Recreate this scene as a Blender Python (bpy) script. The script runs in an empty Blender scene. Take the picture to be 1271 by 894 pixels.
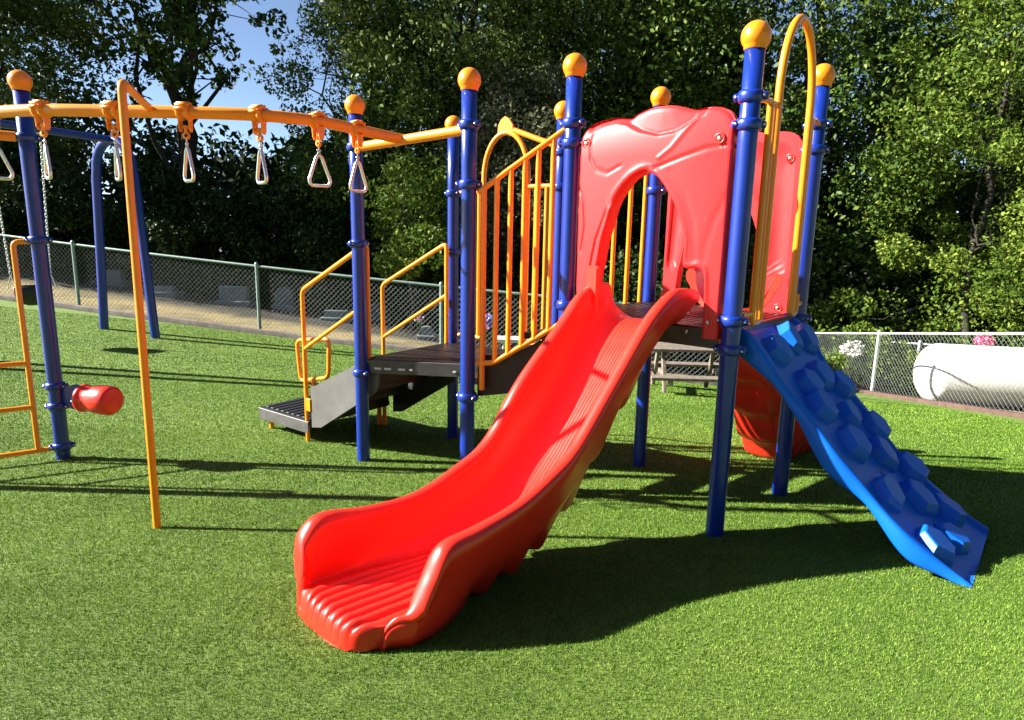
import bpy, bmesh, math, random
import numpy as np
from mathutils import Vector, Matrix
R_ = math.radians
random.seed(7)
scene = bpy.context.scene
COL = scene.collection
V = Vector

# ------------------------------------------------------------------ materials
def nodes(name):
    m = bpy.data.materials.new(name); m.use_nodes = True
    nt = m.node_tree; nt.nodes.clear()
    out = nt.nodes.new('ShaderNodeOutputMaterial'); b = nt.nodes.new('ShaderNodeBsdfPrincipled')
    nt.links.new(b.outputs[0], out.inputs[0])
    return m, nt, b
def noise(nt, scale, detail=4, rough=.6, coord='Object'):
    tc = nt.nodes.new('ShaderNodeTexCoord'); n = nt.nodes.new('ShaderNodeTexNoise')
    n.inputs['Scale'].default_value = scale; n.inputs['Detail'].default_value = detail; n.inputs['Roughness'].default_value = rough
    nt.links.new(tc.outputs[coord], n.inputs['Vector']); return n
def ramp(nt, src, stops):
    r = nt.nodes.new('ShaderNodeValToRGB'); e = r.color_ramp.elements
    while len(e) < len(stops): e.new(.5)
    for i, (p, c) in enumerate(stops): e[i].position = p; e[i].color = (*c, 1)
    nt.links.new(src, r.inputs[0]); return r
def bump(nt, src, b, strength, dist=.01):
    n = nt.nodes.new('ShaderNodeBump'); n.inputs['Strength'].default_value = strength; n.inputs['Distance'].default_value = dist
    nt.links.new(src, n.inputs['Height']); nt.links.new(n.outputs[0], b.inputs['Normal'])
def mat(name, c, rough=.4, metal=0, var=.12, scale=6, coat=0, bmp=.0, bscale=200, spec=.5):
    m, nt, b = nodes(name)
    n = noise(nt, scale, 5, .65)
    lo = tuple(x * (1 - var) for x in c); hi = tuple(min(1, x * (1 + var)) for x in c)
    r = ramp(nt, n.outputs['Fac'], [(.3, lo), (.7, hi)])
    nw = noise(nt, scale * 11, 8, .75); rw = ramp(nt, nw.outputs['Fac'], [(.62, (0, 0, 0)), (.74, (1, 1, 1))])
    mw = nt.nodes.new('ShaderNodeMix'); mw.data_type = 'RGBA'; nt.links.new(rw.outputs[0], mw.inputs[0]); nt.links.new(r.outputs[0], mw.inputs[6])
    mw.inputs[7].default_value = (*[x * .8 + .035 for x in c], 1); nt.links.new(mw.outputs[2], b.inputs['Base Color'])
    rr = nt.nodes.new('ShaderNodeMapRange'); rr.inputs['To Min'].default_value = max(0, rough - .07); rr.inputs['To Max'].default_value = rough + .09
    n3 = noise(nt, scale * 5, 6, .7); nt.links.new(n3.outputs['Fac'], rr.inputs['Value']); nt.links.new(rr.outputs[0], b.inputs['Roughness'])
    b.inputs['Metallic'].default_value = metal; b.inputs['Coat Weight'].default_value = coat; b.inputs['Coat Roughness'].default_value = .12
    b.inputs['Specular IOR Level'].default_value = spec
    if bmp:
        n2 = noise(nt, bscale, 3, .6); bump(nt, n2.outputs['Fac'], b, bmp, .004)
    return m
def leafmat(name, c1, c2, c3, trans=.25, rough=.45):
    m, nt, b = nodes(name)
    a = nt.nodes.new('ShaderNodeAttribute'); a.attribute_name = 'tint'
    r = ramp(nt, a.outputs['Fac'], [(0, c1), (.55, c2), (1, c3)])
    nt.links.new(r.outputs[0], b.inputs['Base Color']); b.inputs['Roughness'].default_value = rough
    b.inputs['Specular IOR Level'].default_value = .08
    t = nt.nodes.new('ShaderNodeBsdfTranslucent'); nt.links.new(r.outputs[0], t.inputs[0])
    mx = nt.nodes.new('ShaderNodeMixShader'); mx.inputs[0].default_value = trans
    nt.links.new(b.outputs[0], mx.inputs[1]); nt.links.new(t.outputs[0], mx.inputs[2])
    nt.links.new(mx.outputs[0], nt.nodes['Material Output'].inputs[0]); return m
M = {}
M['blue'] = mat('blue_powder_coat', (.004, .026, .24), .30, coat=.2, var=.08, bmp=.02, bscale=90)
M['yellow'] = mat('yellow_powder_coat', (.86, .265, .008), .32, coat=.2, var=.06)
M['cap'] = mat('orange_plastic', (.86, .25, .006), .32, coat=.2, var=.06)
M['red'] = mat('red_moulded_plastic', (.82, .026, .012), .34, var=.07, scale=3, bmp=.05, bscale=160, coat=.1)
M['hood'] = mat('red_weathered_plastic', (.74, .022, .024), .42, var=.1, scale=4, bmp=.06, bscale=160, coat=.04, spec=.32)
M['blueplastic'] = mat('blue_moulded_plastic', (.002, .115, .60), .46, var=.1, scale=5, bmp=.05, bscale=180, spec=.3)
M['deck'] = mat('dark_vinyl_deck', (.018, .014, .014), .4, var=.3, scale=14, bmp=.1, bscale=120)
M['deckside'] = mat('grey_worn_vinyl', (.075, .07, .068), .5, var=.35, scale=9, bmp=.1)
M['stringer'] = mat('grey_vinyl_panel', (.11, .105, .10), .45, var=.25, scale=5)
M['blackv'] = mat('black_vinyl', (.012, .012, .013), .5, var=.3)
M['steel'] = mat('bright_steel', (.6, .6, .6), .3, metal=1)
M['alu'] = mat('ring_aluminium', (.72, .72, .70), .33, metal=.9, var=.08)
M['galv'] = mat('galvanised_steel', (.52, .54, .54), .42, metal=.4, var=.2, scale=20)
M['wire'] = mat('dull_wire', (.20, .22, .215), .5, metal=.3, var=.2, scale=20)
M['greencoat'] = mat('green_grey_fence_coat', (.24, .32, .29), .45, metal=.4, var=.2, scale=20)
M['timber'] = mat('weathered_timber', (.15, .12, .095), .85, var=.4, scale=18, bmp=.4, bscale=40)
M['kerb'] = mat('grey_kerb_timber', (.13, .11, .09), .9, var=.45, scale=9, bmp=.6, bscale=30)
M['brownkerb'] = mat('brown_kerb_timber', (.075, .042, .032), .9, var=.4, scale=9, bmp=.6, bscale=30)
M['tank'] = mat('white_tank_paint', (.80, .79, .76), .4, var=.05, scale=3)
M['stone'] = mat('grey_granite', (.12, .15, .165), .75, var=.35, scale=24, bmp=.2, bscale=60)
M['white'] = mat('white_paint', (.74, .73, .70), .6, var=.1)
M['bark'] = mat('bark', (.034, .028, .022), .95, var=.5, scale=12, bmp=.8, bscale=30)
M['petal'] = mat('white_petals', (.75, .74, .70), .7, var=.15)
M['pink'] = mat('pink_petals', (.70, .16, .32), .7, var=.25)
M['rubber'] = mat('black_rubber', (.015, .015, .016), .6)
M['slot'] = mat('white_slot', (.6, .6, .58), .7)
M['brick'] = mat('terracotta_edging', (.17, .07, .045), .85, var=.3, scale=30)
M['lf_dark'] = leafmat('dark_leaves', (.020, .044, .008), (.054, .098, .016), (.14, .175, .035), .06)
M['lf_shade'] = leafmat('shade_darkened_leaves', (.008, .020, .005), (.020, .042, .009), (.05, .075, .018), .05)  # leaf colour darkened to stand in for deep woodland shade
M['lf_olive'] = leafmat('olive_leaves', (.035, .065, .013), (.090, .130, .028), (.20, .225, .06), .07)
M['lf_bright'] = leafmat('bright_leaves', (.035, .075, .010), (.095, .15, .020), (.24, .29, .055), .2)
M['lf_pale'] = leafmat('pale_leaves', (.06, .075, .035), (.12, .125, .07), (.22, .21, .13), .2)

def turf_mat():
    m, nt, b = nodes('artificial_turf')
    n1 = noise(nt, .6, 4, .6); n2 = noise(nt, 70, 5, .8); n3 = noise(nt, 9, 4, .7)
    mx = nt.nodes.new('ShaderNodeMath'); mx.operation = 'MULTIPLY_ADD'
    nt.links.new(n2.outputs['Fac'], mx.inputs[0]); mx.inputs[1].default_value = .75
    ad = nt.nodes.new('ShaderNodeMath'); ad.operation = 'MULTIPLY'; nt.links.new(n3.outputs['Fac'], ad.inputs[0]); ad.inputs[1].default_value = .28
    nt.links.new(ad.outputs[0], mx.inputs[2])
    r = ramp(nt, mx.outputs[0], [(.34, (.03, .068, .008)), (.5, (.125, .215, .022)), (.66, (.24, .33, .065))])
    r2 = ramp(nt, n1.outputs['Fac'], [(.3, (.86, .9, .8)), (.7, (1.06, 1.03, 1.0))])
    mm = nt.nodes.new('ShaderNodeMix'); mm.data_type = 'RGBA'; mm.blend_type = 'MULTIPLY'; mm.inputs[0].default_value = 1
    nt.links.new(r.outputs[0], mm.inputs[6]); nt.links.new(r2.outputs[0], mm.inputs[7])
    nt.links.new(mm.outputs[2], b.inputs['Base Color']); b.inputs['Roughness'].default_value = .7
    bump(nt, n2.outputs['Fac'], b, .9, .03); return m
M['turf'] = turf_mat()
M['blade'] = leafmat('turf_fibre', (.030, .082, .007), (.128, .245, .018), (.33, .45, .09), .22, .42)
def soil_mat():
    m, nt, b = nodes('dry_grass_soil')
    n1 = noise(nt, 1.1, 6, .7); n2 = noise(nt, 30, 5, .8)
    r = ramp(nt, n1.outputs['Fac'], [(.3, (.10, .085, .035)), (.55, (.36, .28, .125)), (.75, (.20, .19, .065))])
    r2 = ramp(nt, n2.outputs['Fac'], [(.25, (.5, .5, .5)), (.75, (1.2, 1.2, 1.2))])
    mm = nt.nodes.new('ShaderNodeMix'); mm.data_type = 'RGBA'; mm.blend_type = 'MULTIPLY'; mm.inputs[0].default_value = 1
    nt.links.new(r.outputs[0], mm.inputs[6]); nt.links.new(r2.outputs[0], mm.inputs[7])
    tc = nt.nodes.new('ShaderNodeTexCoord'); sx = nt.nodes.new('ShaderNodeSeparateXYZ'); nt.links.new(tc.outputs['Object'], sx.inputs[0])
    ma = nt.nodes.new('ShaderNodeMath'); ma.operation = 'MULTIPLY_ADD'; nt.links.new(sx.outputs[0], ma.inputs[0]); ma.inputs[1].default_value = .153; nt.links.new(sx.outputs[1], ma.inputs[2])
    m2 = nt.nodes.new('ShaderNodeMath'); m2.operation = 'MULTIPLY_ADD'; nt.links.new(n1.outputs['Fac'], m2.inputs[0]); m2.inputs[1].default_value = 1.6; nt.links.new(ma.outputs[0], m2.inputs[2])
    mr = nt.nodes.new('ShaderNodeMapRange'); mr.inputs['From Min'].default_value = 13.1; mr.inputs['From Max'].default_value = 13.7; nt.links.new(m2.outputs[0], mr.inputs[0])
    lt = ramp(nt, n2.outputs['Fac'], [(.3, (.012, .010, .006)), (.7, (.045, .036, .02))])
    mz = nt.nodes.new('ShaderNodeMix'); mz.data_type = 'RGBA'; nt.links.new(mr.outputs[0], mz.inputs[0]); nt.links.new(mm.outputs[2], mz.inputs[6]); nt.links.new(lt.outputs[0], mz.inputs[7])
    nt.links.new(mz.outputs[2], b.inputs['Base Color']); b.inputs['Roughness'].default_value = .95
    bump(nt, n2.outputs['Fac'], b, .8, .04); return m
M['soil'] = soil_mat()

# ------------------------------------------------------------------ geometry helpers
class G:
    """collects shapes in world coordinates, then links them as ONE mesh"""
    def __init__(s): s.v = []; s.f = []; s.sm = []; s.mi = []; s.cur = 0
    def add(s, vs, fs, smooth=True):
        o = len(s.v); s.v += [tuple(p) for p in vs]; s.f += [tuple(i + o for i in f) for f in fs]; s.sm += [smooth] * len(fs); s.mi += [s.cur] * len(fs); return s
    def tube(s, pts, r, n=10, closed=False, cap=True):
        pts = [V(p) for p in pts]; N = len(pts); rs = r if isinstance(r, (list, tuple)) else [r] * N
        T = []
        for i in range(N):
            if closed: t = pts[(i + 1) % N] - pts[i - 1]
            else: t = pts[min(i + 1, N - 1)] - pts[max(i - 1, 0)]
            T.append(t.normalized())
        a = V((0, 0, 1)) if abs(T[0].z) < .9 else V((1, 0, 0))
        nv = (a - T[0] * a.dot(T[0])).normalized(); vs = []
        for i in range(N):
            nv = (nv - T[i] * nv.dot(T[i])).normalized(); bv = T[i].cross(nv)
            for k in range(n):
                w = 2 * math.pi * k / n; vs.append(pts[i] + (nv * math.cos(w) + bv * math.sin(w)) * rs[i])
        fs = []
        for i in range(N if closed else N - 1):
            j = (i + 1) % N
            for k in range(n): fs.append((i * n + k, i * n + (k + 1) % n, j * n + (k + 1) % n, j * n + k))
        s.add(vs, fs)
        if cap and not closed:
            s.add(vs[:n], [tuple(range(n))[::-1]], False); s.add(vs[-n:], [tuple(range(n))], False)
        return s
    def lathe(s, c, prof, n=20, axis=(0, 0, 1)):
        ax = V(axis).normalized(); a = V((1, 0, 0)) if abs(ax.x) < .9 else V((0, 1, 0))
        e1 = (a - ax * a.dot(ax)).normalized(); e2 = ax.cross(e1); c = V(c); vs = []
        for (r, h) in prof:
            for k in range(n):
                w = 2 * math.pi * k / n; vs.append(c + ax * h + (e1 * math.cos(w) + e2 * math.sin(w)) * max(r, 1e-4))
        fs = [(i * n + k, i * n + (k + 1) % n, (i + 1) * n + (k + 1) % n, (i + 1) * n + k) for i in range(len(prof) - 1) for k in range(n)]
        return s.add(vs, fs)
    def box(s, o, ex, ey, ez, bev=.004):
        """box from corner o along three edge vectors, with chamfered edges"""
        o, ex, ey, ez = V(o), V(ex), V(ey), V(ez); L = [ex.length, ey.length, ez.length]; e = [ex / L[0], ey / L[1], ez / L[2]]
        b = min(bev, min(L) * .3); bm = bmesh.new(); bmesh.ops.create_cube(bm, size=1)
        for w in bm.verts: w.co = V([(w.co[i] + .5) * L[i] for i in range(3)])
        if b > 0: bmesh.ops.bevel(bm, geom=bm.edges[:], offset=b, segments=1, profile=.5, affect='EDGES')
        bm.verts.index_update(); vs = [o + e[0] * w.co.x + e[1] * w.co.y + e[2] * w.co.z for w in bm.verts]
        fl = e[0].cross(e[1]).dot(e[2]) < 0
        fs = [tuple(w.index for w in (reversed(f.verts) if fl else f.verts)) for f in bm.faces]; bm.free()
        return s.add(vs, fs, False)
    def prism(s, poly, n, d, bev=.0):
        """polygon of 3D points extruded by d along n"""
        n = V(n).normalized(); a = [V(p) for p in poly]; b = [p + n * d for p in a]; k = len(a)
        s.add(a + b, [tuple(range(k))[::-1], tuple(range(k, 2 * k))] + [(i, (i + 1) % k, k + (i + 1) % k, k + i) for i in range(k)], False); return s
    def grid(s, P, closed_u=False, smooth=True):
        """P[i][j] points"""
        a, b = len(P), len(P[0]); vs = [p for r in P for p in r]; fs = []
        for i in range(a if closed_u else a - 1):
            i2 = (i + 1) % a
            for j in range(b - 1): fs.append((i * b + j, i2 * b + j, i2 * b + j + 1, i * b + j + 1))
        return s.add(vs, fs, smooth)
    def build(s, name, m, parent=None, autosmooth=True):
        o0 = V((0, 0, 0)); p = parent
        while p is not None: o0 = o0 + p.location; p = p.parent
        me = bpy.data.meshes.new(name); me.from_pydata([(x[0] - o0.x, x[1] - o0.y, x[2] - o0.z) for x in s.v], [], s.f)
        me.polygons.foreach_set('use_smooth', s.sm); bm = bmesh.new(); bm.from_mesh(me)
        bmesh.ops.recalc_face_normals(bm, faces=bm.faces[:]); bm.to_mesh(me); bm.free()
        for x in (m if isinstance(m, list) else [m]): me.materials.append(x)
        me.polygons.foreach_set('material_index', s.mi); o = bpy.data.objects.new(name, me); COL.objects.link(o)
        if parent is not None: o.parent = parent
        return o
def fillet(pts, rad, n=6):
    pts = [V(p) for p in pts]; out = [pts[0]]
    for i in range(1, len(pts) - 1):
        a, b, c = pts[i - 1], pts[i], pts[i + 1]; d = min(rad, (a - b).length * .48, (c - b).length * .48)
        p, q = b + (a - b).normalized() * d, b + (c - b).normalized() * d
        for k in range(n + 1):
            t = k / n; out.append(p * (1 - t) ** 2 + b * 2 * t * (1 - t) + q * t * t)
    return out + [pts[-1]]
def spline(pts, n=8):
    pts = [V(p) for p in pts]; out = []
    for i in range(len(pts) - 1):
        p0, p1, p2, p3 = pts[max(i - 1, 0)], pts[i], pts[i + 1], pts[min(i + 2, len(pts) - 1)]
        for k in range(n):
            t = k / n; out.append(.5 * (2 * p1 + (p2 - p0) * t + (2 * p0 - 5 * p1 + 4 * p2 - p3) * t * t + (3 * p1 - p0 - 3 * p2 + p3) * t ** 3))
    return out + [pts[-1]]
def empty(name, loc, label, cat, group=None, rz=0):
    o = bpy.data.objects.new(name, None); o.empty_display_size = .2; COL.objects.link(o); o.location = loc; o.rotation_euler.z = rz
    o['label'] = label; o['category'] = cat
    if group: o['group'] = group
    return o
def tag(o, label, cat, group=None):
    o['label'] = label; o['category'] = cat
    if group: o['group'] = group
    return o
def dup(root, loc, rz, label, group=None, sc=1):
    r = root.copy(); COL.objects.link(r); r.location = loc; r.rotation_euler = (0, 0, rz); r.scale = (sc,) * 3
    r['label'] = label
    if group: r['group'] = group
    for ch in list(root.children):
        c = ch.copy(); COL.objects.link(c); c.parent = r
        for g2 in list(ch.children):
            d = g2.copy(); COL.objects.link(d); d.parent = c
    return r
def sstep(a, b, x):
    t = min(1, max(0, (x - a) / (b - a))); return t * t * (3 - 2 * t)
def lerp1(x, xs, ys): return float(np.interp(x, xs, ys))

# ------------------------------------------------------------------ ground
def gz(x, y):
    x = min(9.5, max(-13., x)); y = min(15., max(-2., y))
    return .369 + .043 * x - .085 * y - .011 * x * y
def struct(o): o['kind'] = 'structure'; return o
g = G(); xs = sorted(set(list(np.linspace(-90, -14, 20)) + list(np.linspace(-14, 12, 53)) + list(np.linspace(12, 90, 20)))); ys = sorted(set(list(np.linspace(-40, -3, 10)) + list(np.linspace(-3, 17, 41)) + list(np.linspace(17, 110, 24))))
g.grid([[(x, y, gz(x, y) - .012) for y in ys] for x in xs]); struct(g.build('ground', M['soil']))
def yf(x):                                            # line of the far fence
    if x <= 4.0: return 12.42 - .153 * (x + 10.5)
    return 10.2 + (x - 4.0) / 2.6 * 4.5
def xr(y): return 6.91 - .068 * (y - 8.6)             # line of the right fence
g = G(); P = []
for i in range(93):
    a = i / 92; row = []
    for j in range(61):
        b = j / 60; x0 = -16 + 22.6 * a; y = -3 + (yf(x0) + 3) * b; x = x0 + (xr(y) - 6.6) * a
        row.append((x, y, gz(x, y)))
    P.append(row)
g.grid(P); struct(g.build('turf_lawn', M['turf']))

# turf fibres (nobody could count them): real blades, larger and sparser with distance
rng = np.random.default_rng(5)
def blades():
    Vs, Ts = [], []
    for (y0, y1, dens, w, h) in ((1.3, 1.9, 60000, .0011, .010), (1.9, 2.6, 45000, .0014, .011), (2.6, 3.6, 27000, .0018, .012), (3.6, 5.2, 13000, .0026, .013), (5.2, 7.5, 6000, .0037, .014), (7.5, 11.5, 2300, .006, .015)):
        X0, X1 = -.83 * y1 - 1.5, .83 * y1 + 1.5; n = int((X1 - X0) * (y1 - y0) * dens)
        x = rng.uniform(X0, X1, n); y = rng.uniform(y0, y1, n)
        ws_ = ((x - 1.056) * .772 - (y - 3.158) * .636, (x - 1.056) * .636 + (y - 3.158) * .772)
        k0 = ~((ws_[0] > .96) & (ws_[0] < 1.07) & (ws_[1] > .14) & (ws_[1] < .83))
        k = k0 & (np.abs(x) < .82 * y + 1.5) & (y < 12.2 - .153 * (x + 10.5)) & (x < 6.3); x, y = x[k], y[k]; n = len(x)
        z = .369 + .043 * x - .085 * y - .011 * x * y
        a = rng.uniform(0, 2 * math.pi, n); l = rng.uniform(.1, .75, n) * h; th = rng.uniform(0, 2 * math.pi, n)
        hh = h * rng.uniform(.55, 1.15, n)
        b0 = np.stack([x - np.cos(a) * w, y - np.sin(a) * w, z - .002], 1); b1 = np.stack([x + np.cos(a) * w, y + np.sin(a) * w, z - .002], 1)
        tp = np.stack([x + np.cos(th) * l, y + np.sin(th) * l, z + hh], 1)
        Vs.append(np.stack([b0, b1, tp], 1).reshape(-1, 3)); lf = .06 * np.sin(x * 1.7 + 1.3 * np.sin(y * 2.1)) + .05 * np.sin(y * 3.1 + x * .9) + .03 * np.sin(x * 5.3 - y * 4.1); Ts.append(np.repeat(np.clip(rng.uniform(0, 1, n) ** 1.5 + lf, 0, 1), 3))
    return np.concatenate(Vs), np.concatenate(Ts)
def fastmesh(name, verts, k, tint=None):
    me = bpy.data.meshes.new(name); n = len(verts); me.vertices.add(n); me.vertices.foreach_set('co', np.asarray(verts, np.float32).ravel())
    me.loops.add(n); me.loops.foreach_set('vertex_index', np.arange(n, dtype=np.int32)); f = n // k
    me.polygons.add(f); me.polygons.foreach_set('loop_start', np.arange(0, n, k, dtype=np.int32)); me.polygons.foreach_set('loop_total', np.full(f, k, np.int32))
    if tint is not None:
        at = me.attributes.new('tint', 'FLOAT', 'POINT'); at.data.foreach_set('value', np.asarray(tint, np.float32))
    me.update(); me.validate(); return me
vb, tb = blades(); me = fastmesh('turf_fibres', vb, 3, tb); me.materials.append(M['blade'])
o = bpy.data.objects.new('turf_fibres', me); COL.objects.link(o); tag(o, 'short green synthetic grass fibres covering the play lawn', 'turf'); o['kind'] = 'stuff'

# ------------------------------------------------------------------ plan of the play structure
A, B, C, D = V((.306, 3.776)), V((1.056, 3.158)), V((1.686, 3.891)), V((.93, 4.526))
E_, F, Gp, H, K = V((.314, 4.672)), V((-.479, 5.244)), V((-.267, 3.897)), V((-1.042, 4.474)), V((-3.086, 4.338))
Lp = V((-3.89, 3.75))
PR = .0445
UD, LD = 1.17, .735                                    # deck heights
play = empty('play_structure', (.3, 4.0, 0), 'large blue, yellow and red climbing structure with slides and overhead ring rail', 'playground')
def P3(p, z): return V((p.x, p.y, z))
def on(a, b, t, z, off=0):
    d = (b - a).normalized(); n = V((-d.y, d.x)); q = a + d * t + n * off; return V((q.x, q.y, z))

def clamp(parent, p, z, ang=None):
    g = G(); r = PR
    g.lathe((p.x, p.y, z), [(r - .002, -.026), (r + .010, -.024), (r + .015, -.012), (r + .016, 0), (r + .015, .012), (r + .010, .024), (r - .002, .026)], 24)
    ang = ang if ang is not None else random.uniform(0, 6.28)
    for s in (0, math.pi):
        d = V((math.cos(ang + s), math.sin(ang + s), 0)); c = V((p.x, p.y, z)) + d * (r + .012)
        g.lathe(c, [(.0, -.001), (.019, 0), (.019, .014), (.014, .020), (0, .021)], 12, d)
        n = V((-d.y, d.x, 0)); g.lathe(c + d * .006 - n * .022, [(0, 0), (.013, 0), (.013, .044), (0, .044)], 10, n)
    g.cur = 1
    for s in (0, math.pi):
        d = V((math.cos(ang + s), math.sin(ang + s), 0)); n = V((-d.y, d.x, 0)); cc = V((p.x, p.y, z)) + d * (r + .018)
        for sg in (-1, 1): g.lathe(cc + n * sg * .021, [(0, 0), (.0075, 0), (.0075, .004), (.003, .007), (0, .007)], 8, n * sg)
    return g.build('clamp', [M['blue'], M['steel']], parent)
def make_post(p, top, clamps):
    r = PR; z0 = gz(p.x, p.y) - .1
    g = G(); g.lathe((p.x, p.y, 0), [(r, z0), (r, z0 + .05)] + [(r, z0 + .05 + (top - z0 - .05) * k / 6) for k in range(1, 7)] + [(.001, top)], 28)
    po = g.build('post', M['blue'], play)
    g = G(); R2 = r * 1.47; c = top + R2 * .80; pr = []
    a0 = math.asin(min(1, (r + .002) / R2))
    for k in range(19):
        w = -math.pi + a0 + (math.pi - a0) * k / 18 if False else -math.pi / 2 + (math.pi / 2 + math.pi / 2) * k / 18
        rr, hh = R2 * math.cos(w), R2 * math.sin(w)
        if hh < -R2 * .74: continue
        pr.append((rr, c + hh))
    pr = [(r + .001, top - .004), (r + .005, top - .001)] + pr
    g.lathe((p.x, p.y, 0), pr, 28); g.build('ball_cap', M['cap'], po)
    for (z, a) in clamps: clamp(po, p, z, a)
    return po
def ang(a, b): d = b - a; return math.atan2(d.y, d.x)
au, av = ang(A, B), ang(A, D)
make_post(A, 2.44, [(2.20, au + math.pi), (2.095, au + .2), (1.21, au), (1.07, au)])
make_post(B, 2.437, [(2.235, au + .1), (2.115, au + .6), (1.215, au + .15), (1.075, au + .1)])
make_post(C, 2.44, [(2.235, au), (2.10, au + .3), (1.15, au)])
make_post(D, 2.435, [(2.2, av), (1.9, au), (1.07, au)])
make_post(E_, 2.363, [(2.15, au), (1.92, au), (.63, av)])
make_post(F, 2.347, [(1.895, au), (1.453, av), (.63, av)])
make_post(Gp, 2.385, [(2.2, au + math.pi), (1.875, au + .5), (.625, au)])
make_post(H, 2.339, [(2.133, au), (1.515, av), (.635, au)])
make_post(K, 2.418, [(2.136, ang(K, Lp)), (1.50, ang(K, Lp)), (.53, .1), (.39, .1), (.105, ang(K, Lp))])
make_post(Lp, 2.418, [(2.136, ang(K, Lp)), (1.50, ang(K, Lp)), (.105, ang(K, Lp))])

# ------------------------------------------------------------------ decks
def deck(name, corners, z, inset=.0):
    c = sum((V((p.x, p.y, 0)) for p in corners), V((0, 0, 0))) / 4
    g = G(); q = [V((p.x, p.y, z - .035)) for p in corners]
    # notch the corners around the posts
    poly = []
    for i in range(4):
        a, b, d = q[i - 1], q[i], q[(i + 1) % 4]
        poly += [b + (a - b).normalized() * .075, b + ((a - b).normalized() + (d - b).normalized()) * .06, b + (d - b).normalized() * .075]
    g.prism(poly, (0, 0, 1), .035); dk = g.build(name, M['deck'], play)
    g = G()
    e1 = (q[1] - q[0]); n = 22
    for k in range(n):                                  # moulded ribs on the tread
        t = (k + .6) / n; a = q[0].lerp(q[1], t); b = q[3].lerp(q[2], t); d = (b - a).normalized()
        a2, b2 = a + d * .085, b - d * .085
        g.box(a2 + V((0, 0, .0352)) - e1.normalized() * .012, e1.normalized() * .024, b2 - a2, V((0, 0, .003)), .001)
    g.build('tread_ribs', M['deck'], dk)
    g = G()
    for i in range(4):
        a, b = q[i], q[(i + 1) % 4]; d = (b - a).normalized(); nrm = V((d.y, -d.x, 0))
        if nrm.dot(a - V((c.x, c.y, a.z))) < 0: nrm = -nrm
        g.box(a + d * .06 - V((0, 0, .066)) - nrm * .004, d * ((b - a).length - .12), nrm * .012, V((0, 0, .094)), .006)
    fl = g.build('side_flange', M['deckside'], dk); return dk, q
deck('upper_deck', [A, B, C, D], UD)
Qd = Gp + (E_ - Gp).normalized() * .55
ld, lq = deck('lower_deck', [H, Qd, E_, F], LD)
g = G(); d = (Qd - H).normalized(); nn = V((-d.y, d.x, 0)) * -1
for t in (.12, .19, .29, .355, .66, .73, .85, .92):     # slots in the front flange
    g = G(); a = on(H, Qd, t - (.012 if t in (.355, .66) else .024), LD - .072, -.0085); g.box(a, V((d.x, d.y, 0)) * (.022 if t in (.355, .66) else .048), nn * .003, V((0, 0, .014)), .001); g.build('flange_slot', M['slot'], ld)

# steps between the two decks
g = G(); ab, ba = (A - Gp), (D - E_)
for k, z in ((-.62, LD - .004), (0, .88), (1, 1.03)):
    t0, t1 = .10 + k * .42, .54 + k * .42
    a, b = Gp + ab * t0, Gp + ab * t1; c2, d2 = E_ + ba * t1, E_ + ba * t0
    lat = (E_ - Gp).normalized() * .06
    g.prism([P3(a + lat, z - .04), P3(b + lat, z - .04), P3(c2 - lat, z - .04), P3(d2 - lat, z - .04)], (0, 0, 1), .04)
st = g.build('step_treads', M['deck'], play)
for (a, b, s) in ((Gp, A, .045), (E_, D, -.045)):
    g = G(); d = (b - a).normalized(); n = V((-d.y, d.x)) * s; L = (b - a).length
    poly = [P3(a + d * t + n, z) for t, z in ((.05, .62), (.05, .80), (.16, .84), (.5, 1.02), (L - .05, 1.16), (L - .05, .98), (.3, .66))]
    g.prism(poly, V((n.x, n.y, 0)), .02); g.build('stair_stringer', M['blackv'], play)

# ------------------------------------------------------------------ yellow guard rails
YR = .0165
def sloped_barrier(a, b, ts, off, te):
    g = G(); f0 = lambda t: 1.846 + (t - .076) * .69; f1 = lambda t: .835 + max(0, t - .14) * .64
    g.tube([on(a, b, .055, f0(.055), off), on(a, b, te, f0(te), off)], YR, 12)
    g.tube(fillet([on(a, b, .055, .835, off), on(a, b, .16, .845, off), on(a, b, te, f1(te), off)], .03), YR, 12)
    for i, t in enumerate(ts):
        z0 = f1(t) - (.16 if i == 0 else 0); g.tube([on(a, b, t, z0, off), on(a, b, t, f0(t), off)], YR * (.95 if i else 1.1), 12)
    return g.build('stair_guard', M['yellow'], play)
sloped_barrier(Gp, A, [.089, .166, .247, .327, .402, .485], 0, .55)
sloped_barrier(E_, D, [.09, .175, .27, .375, .475, .57], 0, .60)
# arched guard on the far edge of the lower deck
g = G(); L = (E_ - F).length
def arch(a, b, t0, t1, z0, zs, za, off=0):
    pts = [on(a, b, t0, z0, off)]; n = 22; tc, hw = (t0 + t1) / 2, (t1 - t0) / 2
    for k in range(n + 1):
        w = math.pi * k / n; pts.append(on(a, b, tc - hw * math.cos(w), zs + (za - zs) * math.sin(w), off))
    return pts + [on(a, b, t1, z0, off)]
g.tube(arch(F, E_, .302, .70, LD, 2.0, 2.31), YR * 1.15, 12)
g.tube([on(F, E_, .06, 1.90), on(F, E_, .30, 1.90)], YR, 10); g.tube([on(F, E_, .70, 1.93), on(F, E_, L - .05, 1.93)], YR, 10)
g.tube([on(F, E_, .06, .80), on(F, E_, .30, .80)], YR, 10); g.tube([on(F, E_, .70, .80), on(F, E_, L - .05, .80)], YR, 10)
for t in (.26, .775, .862): g.tube([on(F, E_, t, .80), on(F, E_, t, 1.92)], YR * .95, 12)
g.tube([on(F, E_, .57, 2.32), on(F, E_, L - .04, 2.19)], YR * 1.2, 10)
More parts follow.
